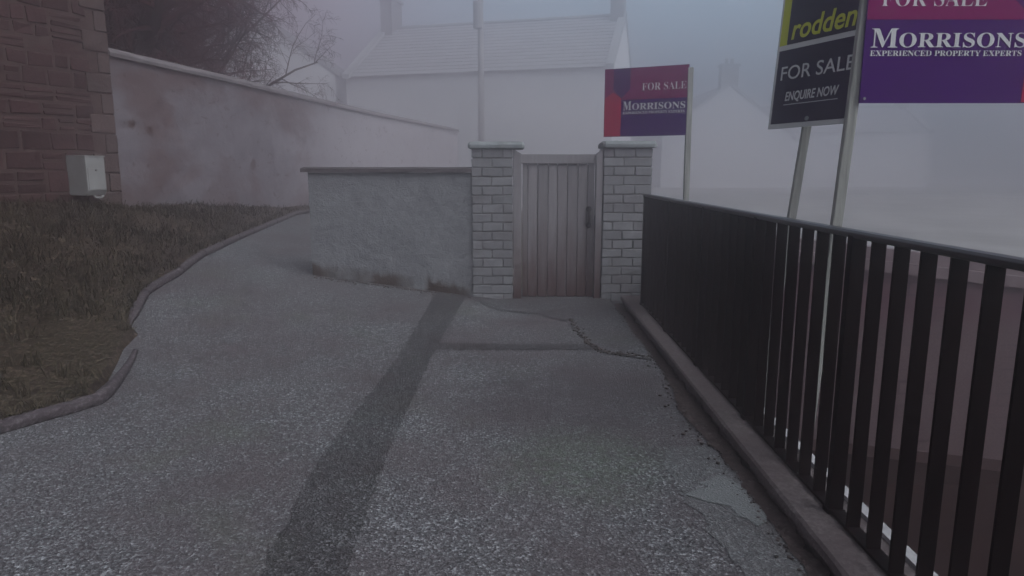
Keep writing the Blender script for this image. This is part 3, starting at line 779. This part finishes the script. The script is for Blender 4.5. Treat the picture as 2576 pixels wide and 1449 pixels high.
# third: smaller in the picture, turned, left of its post
YC = 6.8
s3 = thing('sale_sign', 'magenta and purple sale board on the far timber post above the right gate pillar', 'sale sign', (1.78, YC, -1.78), 'for sale boards behind the railing')
pb = at_y(1726, 490, YC); pt = at_y(1737, 170, YC)
leanC = math.atan2(pt.x - pb.x, pt.z - pb.z)
timber(pb.x - math.tan(leanC)*pb.z, YC, leanC, pt.z, 0.055, 0.045, s3)
cr = at_y(1727, 340, YC - 0.02)
Uc = Vector((math.cos(R(-24)), math.sin(R(-24)), 0)); Vc = Vector((math.sin(leanC), 0, 1)).normalized()
WC_ = 0.845; HC = 0.672
flag_board(s3, cr - Uc*WC_, Uc, Vector((0, 0, 1)), WC_, HC, True)

# ---------------------------------------------------------------- bare trees behind the boundary wall
def tree(x, y, hgt, r0, seed, label, lean=(0, 0), spread=1.0, droop=0.5):
    r = random.Random(seed)
    t = thing('bare_tree', label, 'tree', (x, y, 0.6), 'bare trees behind the boundary wall')
    tm, cm = MB(), MB()
    def rv(a): return Vector((r.uniform(-a, a), r.uniform(-a, a), r.uniform(-a, a)))
    def grow(p, d, Ln, rad, lev):
        ns = (9, 7, 5, 4, 3)[lev]; pts = [p.copy()]; rs = [rad]; dirs = [d.copy()]
        bend = rv(0.10 if lev else 0.03)
        for i in range(ns):
            g = Vector((0, 0, (0.02, 0.05, -0.03*droop, -0.14*droop, -0.20*droop)[lev]))
            d = (d + rv((0.05, 0.16, 0.17, 0.15, 0.13)[lev]) + bend*0.5 + g).normalized()
            p = p + d*(Ln/ns); pts.append(p.copy()); dirs.append(d.copy())
            rs.append(max(rad*(1 - (0.55 if lev == 0 else 0.78)*(i+1)/ns), 0.0025))
        (tm if lev < 2 else cm).tube(pts, rs, (10, 7, 5, 3, 3)[lev], r.random(), lev < 2)
        if lev == 4: return
        nc = (28, 11, 10, 8)[lev]
        for k in range(nc):
            f = r.uniform((0.22, 0.18, 0.15, 0.1)[lev], 1.0) if lev else 0.22 + 0.78*((k + r.random())/nc)**1.5
            i = min(ns-1, int(f*ns)); q = pts[i].lerp(pts[i+1], f*ns - i)
            ax = dirs[i]; sd = ax.orthogonal().normalized(); sd.rotate(Matrix.Rotation(r.uniform(0, 6.283), 3, ax))
            an = R(r.uniform(35, 70)); nd = (ax*math.cos(an) + sd*math.sin(an)).normalized()
            if lev == 0: nd = (nd + Vector((0.10*spread, -0.1, 0.05))).normalized()
            L2 = Ln*(0.46, 0.48, 0.46, 0.42)[lev]*r.uniform(0.7, 1.15)*(1.1 - 0.45*f if lev == 0 else 1.1 - 0.35*f)
            grow(q, nd, L2, max(rs[i]*(0.42, 0.5, 0.5, 0.5)[lev], 0.003), lev + 1)
    d0 = Vector((lean[0], lean[1], 1)).normalized()
    grow(Vector((x, y, 0.5)), d0, hgt, r0, 0)
    tm.build('trunk', MA['bark'], t, smooth=True)
    cm.build('crown', MA['twig'], t)
tree(-8.0, 14.6, 9.5, 0.52, 11, 'thickest bare tree rising behind the boundary wall, right of the stone house', (0.02, 0), 1.0, 0.8)
tree(-9.9, 14.2, 9.0, 0.36, 23, 'dark bare tree behind the boundary wall close against the stone house', (0.03, 0), 0.6, 0.8)
tree(-8.2, 16.4, 8.0, 0.17, 35, 'slimmer drooping bare tree behind the boundary wall, reaching out toward the lane', (0.10, -0.02), 1.2, 1.0)

tree(-8.9, 15.6, 8.5, 0.20, 47, 'bare tree with forked thin trunk behind the boundary wall, between two thicker trunks', (0.04, 0.02), 1.0, 1.0)

# ---------------------------------------------------------------- telegraph pole and houses in the fog
tp = at_y(1209, 60, 28.5)
tg = thing('telegraph_pole', 'tall faint telegraph pole standing in fog beyond the low wall, left of the gate', 'pole', (tp.x, 28.5, 0))
m = MB(); m.tube([(tp.x, 28.5, -0.2), (tp.x, 28.5, 4), (tp.x, 28.5, 9.2)], [0.15, 0.13, 0.105], 12); m.build('pole', MA['telpole'], tg, smooth=True)
m = MB(); m.tube([(tp.x - 0.10, 28.32, 7.3), (tp.x - 0.10, 28.32, 8.3)], 0.19, 12); m.build('transformer', MA['telpole'], tg)
m = MB(); m.box((tp.x, 28.34, 8.6), (0.75, 0.09, 0.09)); m.build('crossarm', MA['telpole'], tg)
for dx in (-0.3, 0.3):
    m = MB(); m.tube([(tp.x + dx, 28.34, 8.64), (tp.x + dx, 28.34, 8.7), (tp.x + dx, 28.34, 8.8)], [0.02, 0.05, 0.04], 8); m.build('insulator', MA['pot'], tg)

def cottage(label, ref, az, length, half, z_eave, z_ridge, chimneys, base=0.0, over=0.15):
    """ref = ridge right end on plan; az = direction of the ridge going left"""
    u = Vector((math.sin(az), math.cos(az), 0)); n = Vector((u.y*-1, u.x, 0))
    if n.y > 0: n = -n
    rp = Vector((ref[0], ref[1], 0))
    h_ = thing('house', label, 'house', tuple(rp + u*(length/2) + Vector((0, 0, base))))
    P = lambda s, t, zz: rp + u*s + n*t + Vector((0, 0, zz))
    m = MB()
    sec = [(-half, base - 0.3), (half, base - 0.3), (half, z_eave), (0, z_ridge - 0.06), (-half, z_eave)]
    m.loft([[P(s, t, zz) for t, zz in sec] for s in (0, length)]); m.build('wall', MA['farwall'], h_)
    m = MB(); rr = random.Random(int(length*10)); rows = 15
    sl = (z_ridge - z_eave)/half
    for sgn in (1, -1):
        for k in range(rows):
            t0 = (half + over)*(1 - k/rows); t1 = (half + over)*(1 - (k+1)/rows) - 0.03
            za, zb = z_ridge - t0*sl + 0.045, z_ridge - max(t1, 0)*sl + 0.02
            s_ = 0.32
            while s_ < length - 0.32:
                e = min(s_ + rr.uniform(0.6, 1.3), length - 0.32)
                a, b_, c_, d_ = P(s_, sgn*t0, za), P(e, sgn*t0, za + rr.uniform(0, 0.012)), P(e, sgn*max(t1, 0), zb), P(s_, sgn*max(t1, 0), zb)
                dn = Vector((0, 0, -0.035))
                m.add([a, b_, c_, d_, a + dn, b_ + dn, c_ + dn, d_ + dn], [(0, 1, 2, 3), (7, 6, 5, 4), (0, 4, 5, 1), (1, 5, 6, 2), (2, 6, 7, 3), (3, 7, 4, 0)], rr.random())
                s_ = e
    roof = m.build('roof', MA['slate'], h_)
    m = MB(); m.tube([P(0.3, 0, z_ridge + 0.05), P(length - 0.3, 0, z_ridge + 0.05)], 0.10, 8); m.build('ridge', MA['skew'], roof)
    for s0, s1_ in ((-0.06, 0.30), (length - 0.30, length + 0.06)):
        for sgn in (1, -1):
            m = MB(); t0 = half + over + 0.1
            prof = [P(s0, sgn*t0, z_ridge - t0*sl - 0.02), P(s1_, sgn*t0, z_ridge - t0*sl - 0.02), P(s1_, 0, z_ridge - 0.02), P(s0, 0, z_ridge - 0.02)]
            upv = Vector((0, 0, 0.22))
            m.add(prof + [p + upv for p in prof], [(0, 3, 2, 1), (4, 5, 6, 7), (0, 1, 5, 4), (1, 2, 6, 5), (2, 3, 7, 6), (3, 0, 4, 7)])
            m.build('skew', MA['skew'], roof)
    for s, wid, hh, pots in chimneys:
        m = MB(); cpt = P(s, 0, z_ridge - 0.8 + (hh + 0.8)/2); rz = math.atan2(u.y, u.x)
        m.box(cpt, (0.62, wid, hh + 0.8), rz); m.box(P(s, 0, z_ridge + hh + 0.07), (0.78, wid + 0.16, 0.14), rz)
        ch = m.build('chimney', MA['chim'], h_)
        for k in range(pots):
            tt = (k - (pots-1)/2)*0.36
            q_ = MB(); q_.tube([P(s, tt, z_ridge + hh + 0.141), P(s, tt, z_ridge + hh + 0.35), P(s, tt, z_ridge + hh + 0.5)], [0.13, 0.10, 0.12], 10); q_.build('chimney_pot', MA['pot'], ch, smooth=True)
    return h_
cottage('broad slate roofed house with a chimney at each end, straight beyond the low wall', (5.45, 34.0), R(-75), 12.6, 4.4, 6.1, 9.0,
        [(0.35, 1.1, 1.5, 2), (12.2, 1.3, 1.35, 3)])
cottage('house gable half hidden by the bare trees beyond the boundary wall', (-12.7, 33.5), R(0), 9.0, 4.2, 6.3, 9.3, [(0.4, 1.1, 1.3, 2)], 0.5)
cottage('faint house with a stepped chimney, seen in fog between the sale boards', (14.4, 46.0), R(0), 11.0, 4.35, 4.0, 7.3, [(0.4, 1.15, 1.2, 2)], 0.5)
cottage('faintest low house behind the upright black sale board', (29.6, 52.0), R(-85), 11.5, 4.1, 4.4, 6.4, [(0.35, 1.0, 1.1, 2)], 0.5)

# ---------------------------------------------------------------- grass, grit, small debris
def grass():
    r = np.random.default_rng(4); n = 105000
    y = 2.2 + 13.5*r.random(n)**1.25
    d = r.random(n)**0.9*4.2
    V, T = [], []; Fs = []
    i = 0
    for k in range(n):
        yy = float(y[k]); x = kerb_x(yy) + 0.0 - float(d[k]); dd = float(d[k])
        if x < -9: continue
        s = nz(x, yy, 0, 1.3)
        bare = math.exp(-((x + 3.55)**2/0.22 + (yy - 5.6)**2/0.55)) + 0.9*math.exp(-((x + 3.45)**2/0.12 + (yy - 4.6)**2/0.4))
        dens = 0.55 + 0.7*s - 1.5*bare - 0.5*math.exp(-dd/0.10) + 0.15*min(dd, 2)
        if r.random() > dens: continue
        P = x*1.0, yy, bank_z(x, yy) - 0.004
        hgt = (0.035 + 0.10*r.random()**2.2)*(0.8 + 0.6*max(0, s + 0.2)) * (1 + 0.5*max(0, nz(x, yy, 5, 3)))
        if dd < 0.25: hgt *= 0.6
        a = r.random()*6.283; lx, ly = math.cos(a), math.sin(a); w = 0.0026 + 0.0032*r.random()
        b = hgt*(0.35 + 0.9*r.random())
        sx, sy = -ly*w, lx*w
        V += [(P[0]-sx, P[1]-sy, P[2]), (P[0]+sx, P[1]+sy, P[2]),
              (P[0]+sx*0.8+lx*b*0.35, P[1]+sy*0.8+ly*b*0.35, P[2]+hgt*0.65), (P[0]-sx*0.8+lx*b*0.35, P[1]-sy*0.8+ly*b*0.35, P[2]+hgt*0.65),
              (P[0]+lx*b, P[1]+ly*b, P[2]+hgt*(0.95 - 0.3*r.random()))]
        t = min(1, max(0, 0.44 + 0.5*nz(x, yy, 2, 0.8) + 0.95*(r.random()-0.5))); T += [t]*5
        Fs += [(i, i+1, i+2, i+3), (i+3, i+2, i+4)]; i += 5
    rt = random.Random(21)
    for _ in range(330):
        yy = 2.6 + 11*rt.random()**1.3; edge = rt.random() < 0.35
        x = kerb_x(yy) - (rt.uniform(0.03, 0.12) if edge else rt.uniform(0.2, 3.4))
        if math.exp(-((x + 3.45)**2/0.15 + (yy - 5.5)**2/0.5)) > 0.45: continue
        t0 = rt.uniform(0.2, 1.0)
        for _k in range(rt.randint(10, 22)):
            px_, py_ = x + rt.gauss(0, 0.03), yy + rt.gauss(0, 0.03); pz_ = bank_z(px_, py_) - 0.005
            hgt = rt.uniform(0.05, 0.13 if edge else 0.22); a = rt.uniform(0, 6.283); lx, ly = math.cos(a), math.sin(a); w = rt.uniform(0.0025, 0.005)
            b = hgt*rt.uniform(0.3, 1.2); sx, sy = -ly*w, lx*w
            V += [(px_-sx, py_-sy, pz_), (px_+sx, py_+sy, pz_), (px_+sx*0.8+lx*b*0.35, py_+sy*0.8+ly*b*0.35, pz_+hgt*0.65),
                  (px_-sx*0.8+lx*b*0.35, py_-sy*0.8+ly*b*0.35, pz_+hgt*0.65), (px_+lx*b, py_+ly*b, pz_+hgt*rt.uniform(0.6, 0.95))]
            T += [min(1, max(0, t0 + rt.uniform(-0.2, 0.2)))]*5
            Fs += [(i, i+1, i+2, i+3), (i+3, i+2, i+4)]; i += 5
    m = MB(); m.v, m.f, m.t = V, Fs, T
    return m
tag(grass().build('grass', MA['grass']), kind='stuff')
def litter():
    m = MB(); r = random.Random(12)
    for _ in range(5200):
        yy = r.uniform(3.6, 7.6); x = kerb_x(yy) - 0.03 - abs(r.gauss(0, 0.55))
        z = bank_z(x, yy) + 0.003; a = r.uniform(0, 3.14) ; Ls = r.uniform(0.012, 0.05); w = r.uniform(0.003, 0.010)
        d = Vector((math.cos(a), math.sin(a), r.uniform(-0.1, 0.25)))*Ls; s_ = Vector((-math.sin(a), math.cos(a), r.uniform(-0.3, 0.3)))*w
        p = Vector((x, yy, z)); t = r.random()
        m.add([p - s_, p + s_, p + d + s_*0.4, p + d - s_*0.4, p + d*0.5 + Vector((0, 0, 0.006))], [(0, 1, 4), (1, 2, 4), (2, 3, 4), (3, 0, 4)], 0.30 + 0.70*t)
    return m
tag(litter().build('leaves', MA['grass']), kind='stuff')

def grit():
    m = MB(); r = random.Random(8)
    def stone(x, y, s, zz):
        n = 5; rings = []
        for j, (hh, k) in enumerate(((0, 0.8), (0.35, 1.0), (0.62, 0.55))):
            rings.append([Vector((x + math.cos(q*6.283/n + j)*s*k*r.uniform(0.7, 1.2), y + math.sin(q*6.283/n + j)*s*k*r.uniform(0.7, 1.2), zz + hh*s*1.3)) for q in range(n)])
        m.loft(rings, r.random())
    for _ in range(900):
        y = r.uniform(2.2, 7.9); x = rail_x(y) - 0.19 - abs(r.gauss(0, 0.05))
        stone(x, y, r.uniform(0.003, 0.010), path_z(x, y) + 0.006)
    for _ in range(80):
        y = r.gauss(4.25, 0.45); x = rail_x(y) - 0.24 - abs(r.gauss(0, 0.08))
        stone(x, y, r.uniform(0.005, 0.017), path_z(x, y) + 0.004)
    for _ in range(260):                                    # crumbling edge of the gritty patch
        t = r.random(); x, y = interp([(0, 0.64), (0.35, 0.72), (0.6, 0.84), (1, 1.2)], t), interp([(0, 7.2), (0.35, 6.15), (0.6, 5.85), (1, 5.68)], t)
        x += r.gauss(0, 0.02); y += r.gauss(0, 0.03)
        stone(x, y, r.uniform(0.004, 0.016), path_z(x, y) + 0.006)
    for _ in range(500):
        x = r.uniform(-2.5, -0.5); y = GY - 0.03 - abs(r.gauss(0, 0.06)); stone(x, y, r.uniform(0.004, 0.016), path_z(x, y) - 0.002)
    return m
tag(grit().build('gravel', MA['stone']), kind='stuff')

# ---------------------------------------------------------------- haze
def haze():
    m = MB(); m.box((0, 35, 5.5), (128, 114, 17))
    mt = bpy.data.materials.new('haze'); mt.use_nodes = True
    t = mt.node_tree; t.nodes.remove(t.nodes['Principled BSDF'])
    v = t.nodes.new('ShaderNodeVolumePrincipled')
    v.inputs['Color'].default_value = (0.985, 0.938, 0.972, 1)
    v.inputs['Density'].default_value = 0.050
    v.inputs['Anisotropy'].default_value = 0.9
    t.links.new(v.outputs['Volume'], t.nodes['Material Output'].inputs['Volume'])
    return m.build('haze', mt)
tag(haze(), kind='stuff')
